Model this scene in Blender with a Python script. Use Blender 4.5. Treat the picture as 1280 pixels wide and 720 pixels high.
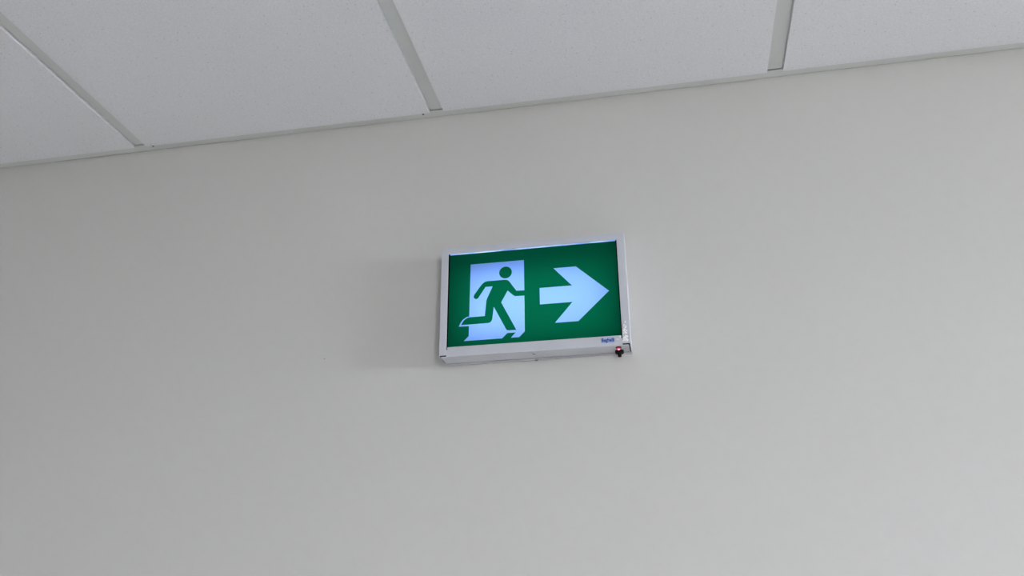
import bpy, bmesh, math, random
from mathutils import Vector, Matrix
from mathutils.geometry import delaunay_2d_cdt

scene = bpy.context.scene
for o in list(bpy.data.objects):
    bpy.data.objects.remove(o)

# ------------------------------------------------------------------ camera, sky, daylight, exposure
EYE = 1.75                       # camera height above the floor
cam_data = bpy.data.cameras.new('camera')
cam = bpy.data.objects.new('camera', cam_data)
scene.collection.objects.link(cam)
scene.camera = cam
cam_data.sensor_width = 36.0
cam_data.lens = 1055.0 * 36.0 / 1280.0
cam_data.clip_start = 0.02
right = Vector((0.98213, 0.18813, -0.00599))
up = Vector((0.07922, -0.38427, 0.91982))
fwd = Vector((-0.17075, 0.90385, 0.3923))
m = Matrix((right, up, -fwd)).transposed().to_4x4()
m.translation = Vector((0.0, -1.27225, EYE))
cam.matrix_world = m

world = bpy.data.worlds.new('overcast_sky')
scene.world = world
world.use_nodes = True
bg = world.node_tree.nodes['Background']
bg.inputs['Color'].default_value = (0.90, 0.93, 1.0, 1)
bg.inputs['Strength'].default_value = 41.5

# room extents (wall with the sign is the plane y = 0)
X0, X1, Y1 = -2.6, 5.0, -4.2
HC = EYE + 0.91109               # underside of the ceiling grid
ZTOP = HC + 0.45                 # underside of the slab above the ceiling void
# windows: (u0, u1, z0, z1), u = y on the right wall, x on the back wall
WIN_RIGHT = (-2.15, -0.42, 1.45, 2.45)
WIN_BACK = (1.28, 1.80, 0.40, 2.50)  # unseen rear window, placed and sized for the light on the sign wall


def portal(name, loc, rot, sx, sy):
    ld = bpy.data.lights.new(name, 'AREA')
    ld.shape = 'RECTANGLE'
    ld.size, ld.size_y = sx, sy
    ld.cycles.is_portal = True
    o = bpy.data.objects.new(name, ld)
    scene.collection.objects.link(o)
    o.location = loc
    o.rotation_euler = rot
    return o


portal('window_daylight', (X1 + 0.17, (WIN_RIGHT[0] + WIN_RIGHT[1]) / 2, (WIN_RIGHT[2] + WIN_RIGHT[3]) / 2),
       (math.pi / 2, 0, math.pi / 2), WIN_RIGHT[1] - WIN_RIGHT[0], WIN_RIGHT[3] - WIN_RIGHT[2])
portal('window_daylight', ((WIN_BACK[0] + WIN_BACK[1]) / 2, Y1 - 0.17, (WIN_BACK[2] + WIN_BACK[3]) / 2),
       (math.pi / 2, 0, 0), WIN_BACK[1] - WIN_BACK[0], WIN_BACK[3] - WIN_BACK[2])

scene.view_settings.view_transform = 'Standard'
scene.view_settings.look = 'None'
scene.view_settings.gamma = 1.0
scene.view_settings.use_curve_mapping = False
scene.view_settings.exposure = 0.5

rnd = random.Random(7)

# ------------------------------------------------------------------ materials
MATS = {}


def principled(name, color, rough=0.6, spec=0.3, metal=0.0, noise=None, bump=None, emis=None):
    """noise = (scale, amount): small procedural colour variation; bump = (scale, strength, distance)"""
    mt = bpy.data.materials.new(name)
    mt.use_nodes = True
    nt = mt.node_tree
    p = nt.nodes['Principled BSDF']
    p.inputs['Base Color'].default_value = (*color, 1)
    p.inputs['Roughness'].default_value = rough
    p.inputs['Specular IOR Level'].default_value = spec
    p.inputs['Metallic'].default_value = metal
    tc = nt.nodes.new('ShaderNodeTexCoord')
    if noise:
        n = nt.nodes.new('ShaderNodeTexNoise')
        n.inputs['Scale'].default_value = noise[0]
        n.inputs['Detail'].default_value = 4
        nt.links.new(tc.outputs['Object'], n.inputs['Vector'])
        r = nt.nodes.new('ShaderNodeValToRGB')
        a = noise[1]
        r.color_ramp.elements[0].position = 0.3
        r.color_ramp.elements[1].position = 0.7
        r.color_ramp.elements[0].color = (*[max(0, c * (1 - a)) for c in color], 1)
        r.color_ramp.elements[1].color = (*[min(1, c * (1 + a)) for c in color], 1)
        nt.links.new(n.outputs['Fac'], r.inputs['Fac'])
        nt.links.new(r.outputs['Color'], p.inputs['Base Color'])
    if bump:
        n2 = nt.nodes.new('ShaderNodeTexNoise')
        n2.inputs['Scale'].default_value = bump[0]
        n2.inputs['Detail'].default_value = 3
        nt.links.new(tc.outputs['Object'], n2.inputs['Vector'])
        b = nt.nodes.new('ShaderNodeBump')
        b.inputs['Strength'].default_value = bump[1]
        b.inputs['Distance'].default_value = bump[2]
        nt.links.new(n2.outputs['Fac'], b.inputs['Height'])
        nt.links.new(b.outputs['Normal'], p.inputs['Normal'])
    if emis:
        p.inputs['Emission Color'].default_value = (*emis[0], 1)
        p.inputs['Emission Strength'].default_value = emis[1]
    MATS[name] = mt
    return mt


principled('wall_paint', (0.614, 0.603, 0.580), 0.8, 0.2, noise=(60, 0.008), bump=(420, 0.06, 0.0004))
principled('pale_vinyl', (0.80, 0.785, 0.75), 0.5, 0.3, noise=(35, 0.05), bump=(200, 0.05, 0.001))
principled('concrete', (0.30, 0.30, 0.29), 0.9, 0.1, noise=(5, 0.1))
principled('grid_metal', (0.67, 0.685, 0.67), 0.45, 0.3, noise=(30, 0.01))
principled('sign_enamel', (0.565, 0.58, 0.63), 0.38, 0.4, noise=(40, 0.01))
principled('gap_black', (0.004, 0.004, 0.005), 0.8, 0.1, noise=(40, 0.1))  # near-black that stands in for the dark inside gaps and holes
principled('black_plastic', (0.003, 0.003, 0.0035), 0.6, 0.15, noise=(40, 0.1))
principled('zinc', (0.45, 0.45, 0.46), 0.35, 0.5, metal=0.9, noise=(300, 0.1))
principled('screw_slot', (0.02, 0.02, 0.02), 0.7, 0.2, noise=(300, 0.1))
principled('fleck_white', (0.97, 0.97, 0.97), 0.3, 0.8, noise=(300, 0.03))
principled('label_blue', (0.36, 0.47, 0.78), 0.4, 0.4, noise=(100, 0.03))
principled('ink_blue', (0.010, 0.025, 0.22), 0.5, 0.3, noise=(100, 0.05))
principled('red_bezel', (0.10, 0.004, 0.012), 0.4, 0.4, noise=(100, 0.05))
principled('red_led', (0.6, 0.01, 0.05), 0.2, 0.5, noise=(100, 0.03), emis=((1.0, 0.02, 0.10), 1.0))
principled('led_core', (0.9, 0.3, 0.35), 0.2, 0.5, noise=(100, 0.03), emis=((1.0, 0.42, 0.48), 2.0))
principled('window_frame_paint', (0.75, 0.75, 0.75), 0.5, 0.3, noise=(40, 0.02))
principled('outdoor_ground', (0.42, 0.42, 0.40), 0.9, 0.1, noise=(2, 0.1))


def tile_material():
    mt = principled('mineral_fibre', (0.70, 0.70, 0.725), 0.95, 0.05)
    nt = mt.node_tree
    p = nt.nodes['Principled BSDF']
    tc = nt.nodes['Texture Coordinate']
    n = nt.nodes.new('ShaderNodeTexNoise')
    n.inputs['Scale'].default_value = 330
    n.inputs['Detail'].default_value = 6
    n.inputs['Roughness'].default_value = 0.7
    nt.links.new(tc.outputs['Object'], n.inputs['Vector'])
    r = nt.nodes.new('ShaderNodeValToRGB')
    r.color_ramp.elements[0].position = 0.30
    r.color_ramp.elements[0].color = (0.74, 0.74, 0.765, 1)
    r.color_ramp.elements[1].position = 0.68
    r.color_ramp.elements[1].color = (0.87, 0.87, 0.895, 1)
    nt.links.new(n.outputs['Fac'], r.inputs['Fac'])
    # scattered pin holes of the fibre board
    v = nt.nodes.new('ShaderNodeTexVoronoi')
    v.inputs['Scale'].default_value = 85
    nt.links.new(tc.outputs['Object'], v.inputs['Vector'])
    mr = nt.nodes.new('ShaderNodeMapRange')
    mr.inputs['From Min'].default_value = 0.06
    mr.inputs['From Max'].default_value = 0.12
    nt.links.new(v.outputs['Distance'], mr.inputs['Value'])
    mx = nt.nodes.new('ShaderNodeMix')
    mx.data_type = 'RGBA'
    mx.inputs['A'].default_value = (0.60, 0.60, 0.61, 1)
    nt.links.new(mr.outputs['Result'], mx.inputs['Factor'])
    nt.links.new(r.outputs['Color'], mx.inputs['B'])
    nt.links.new(mx.outputs['Result'], p.inputs['Base Color'])
    b = nt.nodes.new('ShaderNodeBump')
    b.inputs['Strength'].default_value = 0.2
    b.inputs['Distance'].default_value = 0.0008
    nt.links.new(n.outputs['Fac'], b.inputs['Height'])
    nt.links.new(b.outputs['Normal'], p.inputs['Normal'])


tile_material()


def film_material(name, trans, refl, wob=0.03):
    """back-lit printed film: lets the lamp behind it through, with a soft sheen in front"""
    mt = bpy.data.materials.new(name)
    mt.use_nodes = True
    nt = mt.node_tree
    nt.nodes.remove(nt.nodes['Principled BSDF'])
    out = nt.nodes['Material Output']
    tc = nt.nodes.new('ShaderNodeTexCoord')
    n = nt.nodes.new('ShaderNodeTexNoise')
    n.inputs['Scale'].default_value = 25
    nt.links.new(tc.outputs['Object'], n.inputs['Vector'])
    r = nt.nodes.new('ShaderNodeValToRGB')
    r.color_ramp.elements[0].color = (*[c * (1 - wob) for c in trans], 1)
    r.color_ramp.elements[1].color = (*[c * (1 + wob) for c in trans], 1)
    nt.links.new(n.outputs['Fac'], r.inputs['Fac'])
    t = nt.nodes.new('ShaderNodeBsdfTranslucent')
    nt.links.new(r.outputs['Color'], t.inputs['Color'])
    d = nt.nodes.new('ShaderNodeBsdfDiffuse')
    d.inputs['Color'].default_value = (*refl, 1)
    a = nt.nodes.new('ShaderNodeAddShader')
    nt.links.new(t.outputs[0], a.inputs[0])
    nt.links.new(d.outputs[0], a.inputs[1])
    nt.links.new(a.outputs[0], out.inputs['Surface'])
    MATS[name] = mt


film_material('film_green', (0.0003, 0.084, 0.034), (0.001, 0.045, 0.022))
film_material('film_white', (0.25, 0.45, 0.97), (0.04, 0.05, 0.06))


def light_leak_material():  # leaking lamp light put into the emission, in uneven blues
    mt = bpy.data.materials.new('light_leak_glow')
    mt.use_nodes = True
    nt = mt.node_tree
    p = nt.nodes['Principled BSDF']
    p.inputs['Base Color'].default_value = (0.2, 0.3, 0.5, 1)
    p.inputs['Roughness'].default_value = 0.3
    tc = nt.nodes.new('ShaderNodeTexCoord')
    mp = nt.nodes.new('ShaderNodeMapping')
    mp.inputs['Scale'].default_value = (1, 0.02, 0.02)
    nt.links.new(tc.outputs['Object'], mp.inputs['Vector'])
    n = nt.nodes.new('ShaderNodeTexNoise')
    n.inputs['Scale'].default_value = 22
    n.inputs['Detail'].default_value = 2
    nt.links.new(mp.outputs['Vector'], n.inputs['Vector'])
    r = nt.nodes.new('ShaderNodeValToRGB')
    e = r.color_ramp.elements
    e[0].position = 0.36
    e[0].color = (0.03, 0.10, 0.55, 1)
    e[1].position = 0.50
    e[1].color = (0.33, 0.58, 1.0, 1)
    k = e.new(0.66)
    k.color = (0.62, 0.85, 1.0, 1)
    nt.links.new(n.outputs['Fac'], r.inputs['Fac'])
    nt.links.new(r.outputs['Color'], p.inputs['Emission Color'])
    p.inputs['Emission Strength'].default_value = 0.6
    MATS['light_leak_glow'] = mt


light_leak_material()


def glass_material():
    mt = bpy.data.materials.new('window_glass')
    mt.use_nodes = True
    nt = mt.node_tree
    nt.nodes.remove(nt.nodes['Principled BSDF'])
    t = nt.nodes.new('ShaderNodeBsdfTransparent')
    t.inputs['Color'].default_value = (0.95, 0.95, 0.95, 1)
    g = nt.nodes.new('ShaderNodeBsdfGlossy')
    g.inputs['Roughness'].default_value = 0.02
    f = nt.nodes.new('ShaderNodeFresnel')
    f.inputs['IOR'].default_value = 1.45
    mx = nt.nodes.new('ShaderNodeMixShader')
    nt.links.new(f.outputs[0], mx.inputs[0])
    nt.links.new(t.outputs[0], mx.inputs[1])
    nt.links.new(g.outputs[0], mx.inputs[2])
    nt.links.new(mx.outputs[0], nt.nodes['Material Output'].inputs['Surface'])
    MATS['window_glass'] = mt


glass_material()


# ------------------------------------------------------------------ mesh helpers
def add_box(bm, x0, x1, y0, y1, z0, z1):
    v = [bm.verts.new(c) for c in ((x0, y0, z0), (x1, y0, z0), (x1, y1, z0), (x0, y1, z0),
                                   (x0, y0, z1), (x1, y0, z1), (x1, y1, z1), (x0, y1, z1))]
    for f in ((3, 2, 1, 0), (4, 5, 6, 7), (0, 1, 5, 4), (1, 2, 6, 5), (2, 3, 7, 6), (3, 0, 4, 7)):
        bm.faces.new([v[i] for i in f])


def add_prism(bm, pts, y0, y1):
    """polygon in x,z extruded from y0 (front) to y1"""
    a = [bm.verts.new((x, y0, z)) for x, z in pts]
    b = [bm.verts.new((x, y1, z)) for x, z in pts]
    n = len(pts)
    bm.faces.new(a)
    bm.faces.new(b[::-1])
    for i in range(n):
        bm.faces.new([a[(i + 1) % n], a[i], b[i], b[(i + 1) % n]])


def add_lathe(bm, prof, axis='z', seg=24, centre=(0, 0, 0)):
    """prof = [(r, h)...] turned about an axis"""
    rings = []
    c = Vector(centre)
    for r, h in prof:
        if r < 1e-7:
            rings.append([bm.verts.new(c + Vector((0, 0, h)))])
        else:
            rings.append([bm.verts.new(c + Vector((r * math.cos(2 * math.pi * i / seg),
                                                   r * math.sin(2 * math.pi * i / seg), h))) for i in range(seg)])
    for a, b in zip(rings, rings[1:]):
        for i in range(seg):
            j = (i + 1) % seg
            q = []
            for v in ((a[i % len(a)]), (a[j % len(a)]), (b[j % len(b)]), (b[i % len(b)])):
                if v not in q:
                    q.append(v)
            if len(q) > 2:
                bm.faces.new(q)


def to_mesh(name, bm, mats):
    bmesh.ops.recalc_face_normals(bm, faces=bm.faces)
    me = bpy.data.meshes.new(name)
    bm.to_mesh(me)
    bm.free()
    for k in (mats if isinstance(mats, (list, tuple)) else [mats]):
        me.materials.append(MATS[k])
    return me


def link(name, me, parent=None, loc=None, bevel=None, smooth=False):
    o = bpy.data.objects.new(name, me)
    scene.collection.objects.link(o)
    if parent:
        o.parent = parent
    if loc:
        o.location = loc
    if smooth:
        for p in me.polygons:
            p.use_smooth = True
    if bevel:
        b = o.modifiers.new('bevel', 'BEVEL')
        b.width = bevel[0]
        b.segments = bevel[1]
        b.limit_method = 'ANGLE'
        b.angle_limit = math.radians(50)
    return o


def obj(name, bm, mats, parent=None, loc=None, bevel=None, smooth=False):
    return link(name, to_mesh(name, bm, mats), parent, loc, bevel, smooth)


def structure(o, label, cat):
    o['kind'] = 'structure'
    o['label'] = label
    o['category'] = cat
    return o


# ------------------------------------------------------------------ room shell
T = 0.18
bm = bmesh.new()
add_box(bm, X0 - T, X1 + T, 0.0, T, 0, ZTOP)
wall_front = structure(obj('wall_front', bm, 'wall_paint'), 'plain off-white painted wall carrying the exit sign', 'wall')
bm = bmesh.new()
add_box(bm, -0.0009, 0.0008, -0.0004, 0.0005, -0.0008, 0.0009)
obj('nail_hole', bm, 'concrete', wall_front, (-0.5629, 0.0, EYE + 0.4502))

bm = bmesh.new()
add_box(bm, X0 - T, X0, Y1, 0, 0, ZTOP)
structure(obj('wall_left', bm, 'wall_paint'), 'off-white painted side wall without windows', 'wall')

bm = bmesh.new()
a, b, c, d = WIN_RIGHT
add_box(bm, X1, X1 + T, Y1, a, 0, ZTOP)
add_box(bm, X1, X1 + T, b, 0, 0, ZTOP)
add_box(bm, X1, X1 + T, a, b, 0, c)
add_box(bm, X1, X1 + T, a, b, d, ZTOP)
structure(obj('wall_right', bm, 'wall_paint'), 'off-white painted side wall with a window', 'wall')

bm = bmesh.new()
a, b, c, d = WIN_BACK
add_box(bm, X0 - T, a, Y1 - T, Y1, 0, ZTOP)
add_box(bm, b, X1 + T, Y1 - T, Y1, 0, ZTOP)
add_box(bm, a, b, Y1 - T, Y1, 0, c)
add_box(bm, a, b, Y1 - T, Y1, d, ZTOP)
structure(obj('wall_back', bm, 'wall_paint'), 'off-white painted rear wall with an added window', 'wall')

bm = bmesh.new()
add_box(bm, X0 - T, X1 + T, Y1 - T, T, -0.15, 0)
structure(obj('floor', bm, 'pale_vinyl'), 'pale vinyl floor of the room', 'floor')

bm = bmesh.new()
add_box(bm, -40, 40, -40, 40, -0.6, -0.5)
g = obj('outdoor_ground', bm, 'outdoor_ground')
structure(g, 'flat ground outside the building', 'ground')


def window(name, horiz, fixed, win, label):
    """frame of four bars with a centre mullion and two panes, set in the wall opening"""
    u0, u1, z0, z1 = win
    w, dpt = 0.05, 0.06
    mid = (u0 + u1) / 2

    def bx(bm, a0, a1, c0, c1, thick=dpt):
        f0, f1 = fixed - thick / 2, fixed + thick / 2
        if horiz:
            add_box(bm, a0, a1, f0, f1, c0, c1)
        else:
            add_box(bm, f0, f1, a0, a1, c0, c1)
    bm = bmesh.new()
    bx(bm, u0, u1, z0, z0 + w)
    bx(bm, u0, u1, z1 - w, z1)
    bx(bm, u0, u0 + w, z0 + w, z1 - w)
    bx(bm, u1 - w, u1, z0 + w, z1 - w)
    bx(bm, mid - w / 2, mid + w / 2, z0 + w, z1 - w)
    root = structure(obj(name, bm, 'window_frame_paint'), label, 'window')
    for a0, a1 in ((u0 + w, mid - w / 2), (mid + w / 2, u1 - w)):
        bm = bmesh.new()
        bx(bm, a0, a1, z0 + w, z1 - w, 0.006)
        obj('pane', bm, 'window_glass', root)
    return root


window('window_1', False, X1 + 0.11, WIN_RIGHT, 'white framed two-pane window in the side wall')
window('window_2', True, Y1 - 0.11, WIN_BACK, 'white framed window added in the unseen rear wall')

# ------------------------------------------------------------------ suspended ceiling
bm = bmesh.new()
add_box(bm, X0 - T, X1 + T, Y1 - T, T, ZTOP, ZTOP + 0.15)
ceiling = structure(obj('ceiling', bm, 'concrete'), 'suspended white tile ceiling on a metal tee grid', 'ceiling')

FL = 0.021          # width of the wall angle's flange
DROP = 0.0056       # tile face hangs below the grid
TEE = 0.0240
tx = []
x = -0.9748
while x - 0.6 > X0 + 0.1:
    x -= 0.6
while x < X1 - 0.1:
    tx.append(x)
    x += 0.6
ty = [-1.02, -2.22, -3.42]

# wall angles: L section, flange towards the room, a hairline away from the wall
GAP = 0.0011


def wall_angle(n, label, boxes):
    bm = bmesh.new()
    for b in boxes:
        add_box(bm, *b)
    structure(obj('trim_%d' % n, bm, 'grid_metal'), label, 'trim')


th = 0.0007
wall_angle(1, 'thin white metal angle where the tile ceiling meets the sign wall',
           [(X0, X1, -FL, -GAP, HC - th, HC), (X0, X1, -GAP - th, -GAP, HC, HC + 0.022)])
for rx, ry in ((-0.9525, -0.0145), (-0.4030, -0.0135)):  # black dots added on the flange in place of small dark holes
    bm = bmesh.new()
    add_lathe(bm, [(0, -0.0010), (0.0012, -0.0009), (0.0017, -0.0004), (0.0018, 0.0001), (0, 0.0001)], seg=14)
    obj('dark_dot', bm, 'gap_black', bpy.data.objects['trim_1'], (rx, ry, HC - th), smooth=True)
wall_angle(2, 'thin white metal angle along the windowless side wall',
           [(X0, X0 + FL, Y1, -FL, HC - th, HC), (X0, X0 + th, Y1, -FL, HC, HC + 0.022)])
wall_angle(3, 'thin white metal angle above the side window',
           [(X1 - FL, X1, Y1, -FL, HC - th, HC), (X1 - th, X1, Y1, -FL, HC, HC + 0.022)])
wall_angle(4, 'thin white metal angle above the added rear window',
           [(X0 + FL, X1 - FL, Y1, Y1 + FL, HC - th, HC), (X0 + FL, X1 - FL, Y1, Y1 + th, HC, HC + 0.022)])

# main tees run away from the sign wall, ending just short of the angle's flange
y_end = -FL - 0.0024
bm = bmesh.new()
ln = y_end - (Y1 + FL + 0.001)
add_box(bm, -TEE / 2, TEE / 2, -ln, 0, 0, 0.0006)
add_box(bm, -0.001, 0.001, -ln, 0, 0.0006, 0.036)
add_box(bm, -0.004, 0.004, -ln, 0, 0.032, 0.042)
tee_mesh = to_mesh('main_tee', bm, 'grid_metal')
for x in tx:
    link('main_tee', tee_mesh, ceiling, (x, y_end, HC))
bm = bmesh.new()
cl = 0.6 - TEE - 0.001
add_box(bm, -cl / 2, cl / 2, -TEE / 2, TEE / 2, 0, 0.0006)
add_box(bm, -cl / 2, cl / 2, -0.001, 0.001, 0.0006, 0.036)
cross_mesh = to_mesh('cross_tee', bm, 'grid_metal')
for xa in tx[:-1]:
    for y in ty:
        link('cross_tee', cross_mesh, ceiling, (xa + 0.3, y, HC))

# tiles: a face slab dropped below the grid and a wider rebated slab resting on it
EDGE = TEE / 2 + 0.0011
tile_cache = {}


def tile_mesh(w, l, notch):
    key = (round(w, 4), round(l, 4), notch)
    if key in tile_cache:
        return tile_cache[key]
    bm = bmesh.new()
    # outline at the wall end carries a crumbled corner where the board was cut
    pts = [(-w / 2, -l / 2), (w / 2, -l / 2)]
    q = 0.0035
    if notch == 'right':
        pts += [(w / 2, l / 2), (w / 2 - 0.0075, l / 2), (w / 2 - 0.0085, l / 2 - q * 0.6), (w / 2 - 0.0110, l / 2 - q * 0.7),
                (w / 2 - 0.0120, l / 2)]
    elif notch == 'corner':
        pts += [(w / 2, l / 2 - q), (w / 2 - 0.003, l / 2)]
    else:
        pts += [(w / 2, l / 2)]
    if notch == 'left':
        pts += [(-w / 2 + 0.0140, l / 2), (-w / 2 + 0.0130, l / 2 - q), (-w / 2 + 0.0095, l / 2 - q * 0.9),
                (-w / 2 + 0.0085, l / 2)]
    pts += [(-w / 2, l / 2)]
    lo = [bm.verts.new((x, y, -DROP)) for x, y in pts]
    hi = [bm.verts.new((x, y, 0.0012)) for x, y in pts]
    n = len(pts)
    bm.faces.new(lo)
    bm.faces.new(hi)
    for i in range(n):
        bm.faces.new([lo[i], lo[(i + 1) % n], hi[(i + 1) % n], hi[i]])
    bmesh.ops.triangulate(bm, faces=[f for f in bm.faces if len(f.verts) > 4])
    r = 0.008
    add_box(bm, -w / 2 - r, w / 2 + r, -l / 2 - 0.002, l / 2 - (0.006 if notch else 0.0), 0.0012, 0.016)
    tile_cache[key] = to_mesh('ceiling_tile', bm, 'mineral_fibre')
    return tile_cache[key]


xs = [X0 + FL - EDGE + 0.0006] + tx + [X1 - FL + EDGE - 0.0006]
ys = [-FL + EDGE - 0.0012] + ty + [Y1 + FL - EDGE + 0.0006]
for i in range(len(xs) - 1):
    for j in range(len(ys) - 1):
        xa, xb = xs[i] + EDGE, xs[i + 1] - EDGE
        yb, ya = ys[j] - EDGE, ys[j + 1] + EDGE
        notch = ''
        if j == 0:
            notch = 'edge'
            if abs(xs[i] + 0.9748) < 0.01:
                notch = 'left'
        o = link('ceiling_tile', tile_mesh(xb - xa, yb - ya, notch), ceiling, ((xa + xb) / 2, (ya + yb) / 2, HC))

# ------------------------------------------------------------------ exit sign
W, H, DP = 0.3015, 0.1888, 0.0456
sign = bpy.data.objects.new('exit_sign', None)
scene.collection.objects.link(sign)
sign.location = (-0.35009, 0.0, EYE + 0.42539)
sign['label'] = 'green and white running man exit sign with right arrow in a white metal box'
sign['category'] = 'exit sign'

JL, JR, RAIL = 0.0116, 0.0121, 0.0116
ox0, ox1, oz1 = JL, W - JR, H - RAIL            # opening of the frame
SH = 0.0012                                      # sheet thickness
JB = 0.0007                                      # the jambs stop short of the bottom cover
ZB = -0.0025                                     # underside of the bottom cover

# back plate against the wall, seen as a narrow strip under the sign
bm = bmesh.new()
add_box(bm, SH, W - SH, -0.0088, -0.0018, ZB, H - SH)
obj('back_plate', bm, 'sign_enamel', sign)

# folded frame: front flange shaped like an upside-down U, sides and top returning to the wall
bm = bmesh.new()
add_prism(bm, [(0, JB), (0, H), (W, H), (W, JB), (ox1, JB), (ox1, oz1), (ox0, oz1), (ox0, JB)], -DP, -DP + 0.0016)
frame = obj('frame', bm, 'sign_enamel', sign, bevel=(0.0005, 2))
bm = bmesh.new()
add_box(bm, 0, SH, -DP + 0.0014, -0.0002, ZB, H)
add_box(bm, W - SH, W, -DP + 0.0014, -0.0002, ZB, H)
add_box(bm, SH, W - SH, -DP + 0.0014, -0.0002, H - SH, H)
obj('side_casing', bm, 'sign_enamel', sign, bevel=(0.0004, 2))

# black blocks added behind the bottom cover to darken its slots and stop lamp light
bm = bmesh.new()
add_box(bm, SH + 0.0001, W - SH - 0.0001, -DP + 0.0022, -0.0096, 0.0003, 0.0115)
add_box(bm, 0.0002, ox0 + 0.0012, -DP + 0.0018, -0.0096, -0.0008, 0.0115)
add_box(bm, ox1 - 0.0012, W - 0.0002, -DP + 0.0018, -0.0096, -0.0008, 0.0115)
obj('slot_blocker', bm, 'gap_black', sign)

# bottom cover: bent sheet, lip in front between the jambs
bm = bmesh.new()
px0, px1 = 0.0029, W - 0.0029
add_prism(bm, [(px0, ZB), (px0, ZB + SH), (ox0 + 0.0001, ZB + SH), (ox0 + 0.0001, 0.0092), (ox0 + 0.0015, 0.0094),
               (ox0 + 0.0015, 0.0140), (ox1 - 0.0015, 0.0140), (ox1 - 0.0015, 0.0094), (ox1 - 0.0001, 0.0092),
               (ox1 - 0.0001, ZB + SH), (px1, ZB + SH), (px1, ZB)], -DP, -DP + SH)
add_box(bm, px0, px1, -DP + SH, -0.0126, ZB, ZB + SH)
bmesh.ops.remove_doubles(bm, verts=bm.verts, dist=1e-6)
cover = obj('bottom_cover', bm, 'sign_enamel', sign, bevel=(0.0006, 3))


def screw(loc, rot):
    bm = bmesh.new()
    add_lathe(bm, [(0, 0.0020), (0.0020, 0.0018), (0.0031, 0.0010), (0.0034, 0), (0, 0)], seg=20)
    s = obj('screw', bm, 'zinc', sign, smooth=True)
    s.location = loc
    s.rotation_euler = rot
    bm = bmesh.new()
    add_box(bm, -0.0021, 0.0021, -0.0005, 0.0005, 0.0013, 0.0021)
    add_box(bm, -0.0005, 0.0005, -0.0021, 0.0021, 0.0013, 0.0021)
    k = obj('cross_slot', bm, 'screw_slot', s)
    return s


screw((0.1512, -0.0370, ZB), (math.pi, 0, 0.5))
screw((0.1500, -0.0052, ZB), (math.pi, 0, 0.2))

# lamp inside the box, behind the film
ld = bpy.data.lights.new('sign_lamp', 'AREA')
ld.shape = 'RECTANGLE'
ld.size, ld.size_y = 0.25, 0.125
ld.color = (0.93, 0.98, 1.0)
ld.energy = 0.18
lo = bpy.data.objects.new('sign_lamp', ld)
scene.collection.objects.link(lo)
lo.parent = sign
lo.location = (W * 0.50, -0.0105, H * 0.43)
lo.rotation_euler = (math.pi / 2, 0, 0)          # shines towards the room

# printed film: panel < white door < running figure < arrow, cut into one flat sheet
PY = -DP + 0.0030
pz0, pz1 = 0.0105, oz1 - 0.0012
qx0, qx1 = ox0 + 0.0019, ox1 - 0.0017
mm = lambda pts: [(x / 1000, z / 1000) for x, z in pts]
panel = [(qx0, pz0), (qx1, pz0), (qx1, pz1), (qx0, pz1)]
door = mm([(48.8, 156.2), (137.8, 156.2), (137.8, 32.6), (128.8, 23.5), (115.6, 23.6), (123.2, 31.8), (110.0, 31.8),
           (101.3, 23.4), (39.3, 23.4), (47.2, 31.2)])
foot = mm([(52.0, 48.0), (30.7, 48.4), (33.2, 54.6), (37.2, 59.9), (42.8, 63.7), (52.0, 65.4)])
head = [(0.1072 + 0.0105 * math.cos(t * math.pi / 20), 0.1367 + 0.0105 * math.sin(t * math.pi / 20)) for t in range(40)]


def arc(cx, cz, r, a0, a1, n=8):
    return [(cx + r * math.cos(math.radians(a0 + (a1 - a0) * i / n)), cz + r * math.sin(math.radians(a0 + (a1 - a0) * i / n)))
            for i in range(n + 1)]


man = mm([(106.0, 123.9), (77.0, 123.9), (72.6, 122.8), (69.0, 120.2), (66.0, 116.6), (55.0, 101.2)]
         + arc(58.8, 98.4, 4.4, 150, 325, 10)
         + [(74.2, 113.9), (85.8, 113.9), (77.0, 94.0), (75.6, 90.0), (73.2, 63.4), (47.9, 63.3), (43.6, 62.0), (39.7, 59.2),
            (36.6, 55.4), (34.6, 50.9), (79.0, 50.9), (82.2, 52.0), (84.4, 54.4), (85.4, 57.6), (87.9, 78.2),
            (107.2, 39.6), (108.8, 37.2), (111.6, 36.1), (124.4, 36.0), (100.0, 84.8), (110.6, 104.4), (120.0, 95.2), (123.0, 93.6),
            (139.5, 93.4), (139.5, 102.6), (125.0, 103.0), (113.2, 120.6), (110.0, 123.2)])
arrow = mm([(162.8, 104.4), (215.0, 104.4), (185.9, 137.0), (222.2, 137.0), (272.9, 90.3), (222.8, 43.2), (186.1, 43.2),
            (214.8, 76.2), (162.8, 76.2)])
layers = [(panel, 'green'), (door, 'door'), (foot, 'door'), (man, 'green'), (head, 'green'), (arrow, 'arrow')]
V, F = [], []
for pts, k in layers:
    area = sum(pts[i][0] * pts[(i + 1) % len(pts)][1] - pts[(i + 1) % len(pts)][0] * pts[i][1] for i in range(len(pts)))
    p = pts if area > 0 else pts[::-1]
    F.append(list(range(len(V), len(V) + len(p))))
    V += [Vector(q) for q in p]
ov, oe, of, _, _, src = delaunay_2d_cdt(V, [], F, 0, 1e-7)
parts = {'green': bmesh.new(), 'door': bmesh.new(), 'arrow': bmesh.new()}
vmap = {k: {} for k in parts}
for f, s in zip(of, src):
    if not s:
        continue
    kind = layers[max(s)][1]
    vs = []
    for i in f:
        if i not in vmap[kind]:
            vmap[kind][i] = parts[kind].verts.new((ov[i].x, PY, ov[i].y))
        vs.append(vmap[kind][i])
    parts[kind].faces.new(vs)
film = obj('display_panel', parts['green'], 'film_green', sign)
film['label'] = 'glowing green display panel'
s1 = obj('running_figure_symbol', parts['door'], 'film_white', film)
s1['label'] = 'white doorway with green running figure'
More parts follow.
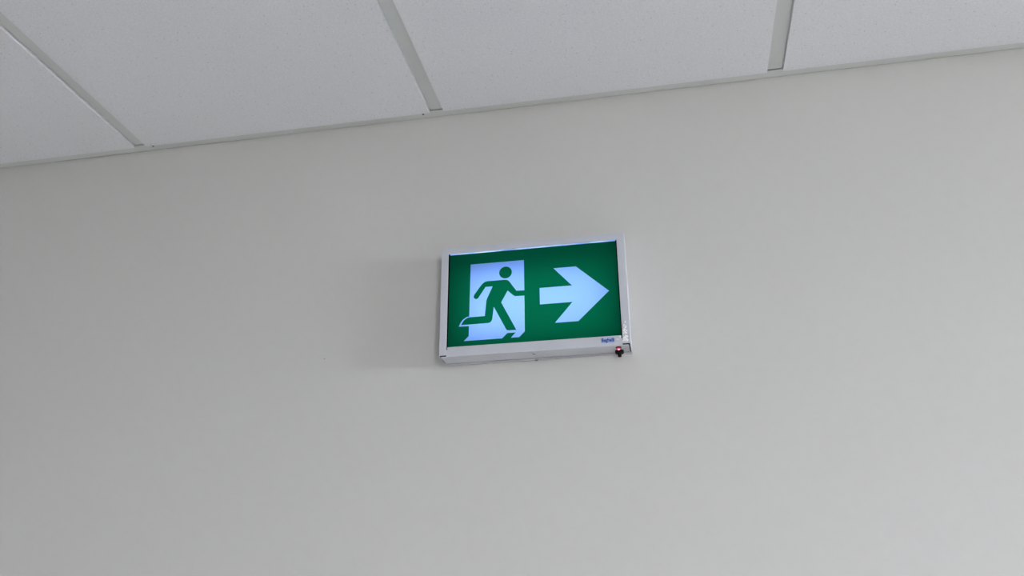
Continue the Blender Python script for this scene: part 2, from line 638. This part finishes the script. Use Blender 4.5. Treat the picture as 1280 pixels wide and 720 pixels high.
s2 = obj('arrow_symbol', parts['arrow'], 'film_white', film)
s2['label'] = 'white arrow pointing right'

# black strips standing in for the shaded gaps at both sides of the panel
for xa, xb in ((ox0 - 0.003, qx0), (qx1, ox1 + 0.003)):
    bm = bmesh.new()
    add_box(bm, xa, xb, PY - 0.0002, PY + 0.012, 0.0085, oz1 + 0.004)
    obj('gap_strip', bm, 'gap_black', sign)

# emissive strip standing in for lamp light leaking out above the film
bm = bmesh.new()
add_box(bm, qx0, qx1, PY + 0.0001, PY + 0.0040, pz1, oz1 + 0.0045)
obj('light_leak_strip', bm, 'light_leak_glow', sign)['label'] = 'bluish light along the panel top'

# maker's label
lx0, lx1, lz0, lz1 = 0.2570, 0.2775, 0.0030, 0.0112
bm = bmesh.new()
add_box(bm, lx0, lx1, -DP - 0.0002, -DP + 0.0002, lz0, lz1)
lab = obj('maker_label', bm, 'label_blue', sign)
lab['label'] = 'small blue lettered label'
cu = bpy.data.curves.new('lettering', 'FONT')
cu.body = 'Beghelli'
cu.size = 0.0078
cu.offset = 0.00016
cu.align_x = 'CENTER'
cu.align_y = 'CENTER'
cu.extrude = 0.00005
tmp = bpy.data.objects.new('lettering', cu)
scene.collection.objects.link(tmp)
bpy.context.view_layer.update()
me = bpy.data.meshes.new_from_object(tmp.evaluated_get(bpy.context.evaluated_depsgraph_get()))
bpy.data.objects.remove(tmp)
me.materials.clear()
me.materials.append(MATS['ink_blue'])
wtxt = max(v.co.x for v in me.vertices) - min(v.co.x for v in me.vertices)
sc = (lx1 - lx0 - 0.0012) / wtxt
me.transform(Matrix.Rotation(math.pi / 2, 4, 'X') @ Matrix.Diagonal((sc, 1.0, 1.0, 1.0)))
t = link('lettering', me, lab, ((lx0 + lx1) / 2, -DP - 0.00028, (lz0 + lz1) / 2 + 0.0002))

# red indicator and black test button hanging from the bottom cover
bm = bmesh.new()
add_lathe(bm, [(0, 0.0), (0.0044, 0.0), (0.0044, -0.0018), (0.0036, -0.0024), (0, -0.0024)], seg=24)
led = obj('indicator_light', bm, 'red_bezel', sign, (0.2824, -0.0385, ZB), smooth=False)
led['label'] = 'small red indicator light'
bm = bmesh.new()
add_lathe(bm, [(0.0027, -0.0022), (0.0027, -0.0034), (0.0022, -0.0044), (0.0012, -0.0050), (0, -0.0052)], seg=20)
obj('lens', bm, 'red_led', led, smooth=True)
bm = bmesh.new()
add_lathe(bm, [(0, -0.0052), (0.0010, -0.0056), (0.0014, -0.0063), (0.0010, -0.0070), (0, -0.0073)], seg=16,
          centre=(0.0004, -0.0014, 0.0022))
obj('glowing_core', bm, 'led_core', led, smooth=True)
bm = bmesh.new()
add_lathe(bm, [(0, 0.0), (0.0064, 0.0), (0.0068, -0.0008), (0.0068, -0.0040), (0.0062, -0.0048), (0, -0.0048)], seg=28)
btn = obj('test_button', bm, 'black_plastic', sign, (0.2826, -0.0215, ZB))
btn['label'] = 'black test button'
bm = bmesh.new()
add_lathe(bm, [(0.0029, -0.0044), (0.0029, -0.0096), (0.0024, -0.0102), (0, -0.0102)], seg=20)
obj('button_stem', bm, 'black_plastic', btn)

# small raised white flecks on the lower right corner
bm = bmesh.new()
spots = []
for i in range(60):
    u = rnd.random() ** 1.5
    spots.append((0.2942 + rnd.uniform(-0.0036, 0.0036) * (1 - 0.5 * u), 0.0040 + 0.032 * u, rnd.uniform(0.0008, 0.0021) * (1 - 0.45 * u)))
for i in range(9):
    spots.append((0.2815 + rnd.random() * 0.0062, 0.0065 + rnd.random() * 0.0055, rnd.uniform(0.0004, 0.0011)))
for cx, cz, r in spots:
    n = rnd.randint(5, 8)
    a0 = rnd.random() * 6.28
    ring = []
    for i in range(n):
        rr = r * rnd.uniform(0.55, 1.15)
        an = a0 + 6.283 * i / n
        ring.append(bm.verts.new((cx + rr * math.cos(an), -DP - 0.00008, cz + 1.2 * rr * math.sin(an))))
    top = bm.verts.new((cx - 0.4 * r, -DP - r * rnd.uniform(0.5, 0.8), cz + 0.3 * r))
    for i in range(n):
        bm.faces.new([ring[i], ring[(i + 1) % n], top])
fl = obj('white_flecks', bm, 'fleck_white', sign)
fl['kind'] = 'stuff'
fl['label'] = 'small white flecks'
